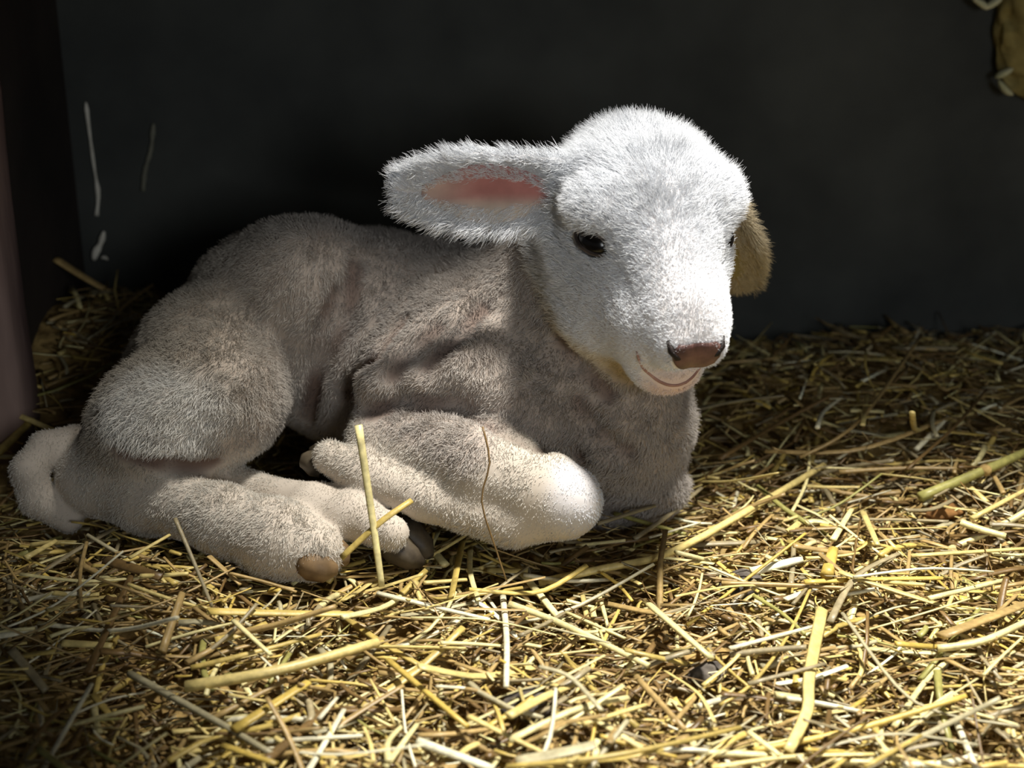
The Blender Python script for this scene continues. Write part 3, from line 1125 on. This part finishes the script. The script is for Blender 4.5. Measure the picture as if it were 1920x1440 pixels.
# the countless short bits and buried stalks beneath them
gB = np.random.default_rng(9)
BV, BF, BC = [], [], []
nb = 0
bn = list(TONES)
bp = np.array([.10, .02, .12, .02, .26, .24, .10, .02, .08, .04])
while nb < 15000:
    y = gB.uniform(-.56, WALL_Y - .01)
    half = ((y - CAM[1]) * .93 + .2) * .36 + .06
    x = gB.uniform(-min(half, .37), min(half, .8))
    ln = gB.choice([.012, .025, .045, .075], p=[.25, .35, .28, .12]) * gB.uniform(.7, 1.3)
    th = gB.normal(.2, 1.0)
    d = np.array([math.cos(th), math.sin(th), 0])
    sink = gB.uniform(-.003, .016)
    z = float(H(x, y)) - sink
    tl = gB.normal(0, .22) * ln
    c = np.array([x, y, z])
    a, b = c - d * ln / 2, c + d * ln / 2
    a[2] -= tl / 2
    b[2] += tl / 2
    md = c + np.cross(d, [0, 0, 1]) * gB.normal(0, .08) * ln
    pts = resample([a, md, b], 4)
    if pts[:, 1].max() > WALL_Y or pts[:, 0].min() < -.38: continue
    if (sdf_at(pts) < .002).any() or (sdf_at((pts[:-1] + pts[1:]) / 2) < .002).any(): continue
    rad = gB.choice([.0006, .0011, .0017, .0025], p=[.25, .35, .28, .12])
    tone = np.array(TONES[bn[gB.choice(len(bn), p=bp)]]) * gB.uniform(.85, 1.2)
    v, f_, cc = stalk(pts, rad, gB.uniform(.15, .7), tone, gB, 5)
    k0 = len(BV)
    BV += v
    BF += [tuple(i + k0 for i in ff) for ff in f_]
    BC.append(cc)
    nb += 1
o = mesh_obj('straw_bedding', BV, BF, M_straw, colors=np.concatenate(BC))
tag(o, 'tangled bedding of short straw bits covering the floor', 'straw', kind='stuff')

# ------------------------------------------------------------------ post, strands on the wall, foam
pv = []
pf = []
gP = np.random.default_rng(3)
nz, nr = 24, 20
for i in range(nz + 1):
    z = .0 + .95 * i / nz
    for j in range(nr):
        t = 2 * math.pi * j / nr
        ex = .026 * np.sign(math.cos(t)) * abs(math.cos(t)) ** .45
        ey = .026 * np.sign(math.sin(t)) * abs(math.sin(t)) ** .45
        wv = 1 + .03 * math.sin(z * 21 + j) + .02 * gP.normal()
        pv.append((-.389 + ex * wv, .10 + ey * wv, z))
for i in range(nz):
    for j in range(nr):
        pf.append((i * nr + j, i * nr + (j + 1) % nr, (i + 1) * nr + (j + 1) % nr, (i + 1) * nr + j))
pf.append(tuple(range(nr))[::-1])
pf.append(tuple(nz * nr + j for j in range(nr)))
tag(mesh_obj('timber_post', pv, pf, M_post, origin=(-.389, .10, 0)), 'weathered reddish brown post standing in the straw behind the rump', 'post')

YW = WALL_Y - .004


def strand(name, px, wd, mat, label, cat, ys, flat=.6):
    pts = resample([P(x, y, yy) for (x, y), yy in zip(px, ys)], 14)
    g = np.random.default_rng(len(px))
    r = np.array([wd * .5 * .00045 * g.uniform(.55, 1.25) for _ in range(14)])
    r[0] *= .4
    V, Fc = tube(pts, r, flat, 8)
    return tag(mesh_obj(name, V, Fc, mat, origin=pts[0]), label, cat)


strand('pale_wisp', [(161, 192), (168, 250), (176, 310), (184, 365), (181, 404)], 8, M_cob, 'thin white wisp hanging down the dark wall behind the rump', 'wisp', [YW] * 5)
strand('straw_stalk', [(288, 232), (283, 280), (272, 320), (268, 358)], 9, M_side_straw, 'faint greyish straw stuck upright on the dark wall', 'straw', [YW] * 4)
V, Fc = tube(resample([P(x, y, YW - .004) for x, y in ((195, 434), (189, 456), (180, 472), (176, 488))], 10), [.001, .002, .0028, .002, .0024, .0034, .0034, .003, .0024, .001], .5, 8)
gl = mesh_obj('husk', V, Fc, M_cob, origin=P(185, 470, YW))
tag(gl, 'small crumpled white husk caught below the white wisp', 'husk')
V, Fc = tube(resample([P(x, y, YW - .006) for x, y in ((190, 484), (196, 482), (203, 487))], 6), [.001, .0024, .0028, .0026, .002, .0008], .5, 8)
mesh_obj('husk_tip', np.array(V) - P(185, 470, YW), Fc, M_cob, parent=gl)

# foam: lumpy body with pits and pale torn flaps
fc = P(1948, 40, WALL_Y - .012)
V, Fc = [], []
nu, nv = 56, 36
fd = []
for i in range(nv + 1):
    th = math.pi * i / nv
    for j in range(nu):
        ph = 2 * math.pi * j / nu
        fd.append((math.sin(th) * math.cos(ph), math.sin(th) * math.sin(ph), math.cos(th)))
fd = np.array(fd)
rr = 1 + .10 * hnoise(fd, 4, 5) + .07 * hnoise(fd, 11, 6)
fp = fd * rr[:, None] * np.array([.036, .022, .062]) + fc
for (x, y, r_) in ((1903, 42, .0045), (1905, 75, .003), (1906, 155, .005), (1890, 100, .003)):
    c = P(x, y, fc[1] - .018)
    dd = np.hypot(fp[:, 0] - c[0], fp[:, 2] - c[2])
    fp[:, 1] += .016 * np.exp(-(dd / r_) ** 2) * (fd[:, 1] < 0)
fp[:, 1] = np.minimum(fp[:, 1], WALL_Y + .004)
for i in range(nv):
    for j in range(nu):
        Fc.append((i * nu + j, (i + 1) * nu + j, (i + 1) * nu + (j + 1) % nu, i * nu + (j + 1) % nu))
foam = mesh_obj('foam_lump', fp, Fc, M_foam, origin=fc)
tag(foam, 'pitted yellowish lump of foam stuck high on the back wall', 'foam')
for px in ([(1822, -4), (1842, 8), (1852, 18)], [(1880, -6), (1862, 6), (1845, 17)], [(1866, 146), (1880, 138), (1900, 128)], [(1872, 150), (1884, 168), (1900, 178)]):
    pts = resample([P(x, y, fc[1] - .012) for x, y in px], 6)
    V, Fc = tube(pts, [.0012, .0045, .006, .006, .0045, .0012], .5, 8)
    mesh_obj('torn_flap', np.array(V) - fc, Fc, M_foam_edge, parent=foam)['label'] = 'pale torn edge of the foam'

# matted clumps in the bedding
def clump(px, py, r, mat, label, seed):
    c = on_bed(px, py, -.006)
    V, Fc = [], []
    for i in range(15):
        th = math.pi * i / 14
        for j in range(22):
            ph = 2 * math.pi * j / 22
            V.append((math.sin(th) * math.cos(ph), math.sin(th) * math.sin(ph), math.cos(th)))
    V = np.array(V)
    V = V * (1 + .16 * hnoise(V, 3.5, seed) + .10 * hnoise(V, 9, seed + 1))[:, None] * np.array([1.15, .9, .55]) * r
    for i in range(14):
        for j in range(22):
            Fc.append((i * 22 + j, (i + 1) * 22 + j, (i + 1) * 22 + (j + 1) % 22, i * 22 + (j + 1) % 22))
    tag(mesh_obj('matted_clump', V + c, Fc, mat, origin=c), label, 'clump', 'matted clumps in the bedding')


M_mould = simple_mat('mouldy_matter', lin(66, 60, 56), lin(112, 104, 94), 90, .95, .8, .002)
M_dung = simple_mat('brown_matter', lin(98, 66, 34), lin(150, 108, 60), 90, .9, .8, .002)
clump(996, 1322, .013, M_mould, 'dark grey mouldy clump at the front under curving cream straws', 61)
clump(1322, 1262, .010, M_mould, 'dark mouldy clump at the lower end of the broad flat cream straw', 62)
clump(1765, 958, .012, M_dung, 'chestnut brown clump below the thick greenish stalk', 63)
clump(1388, 1092, .014, M_mould, 'greyish brown clump in the hollow left of the yellow chunk', 64)
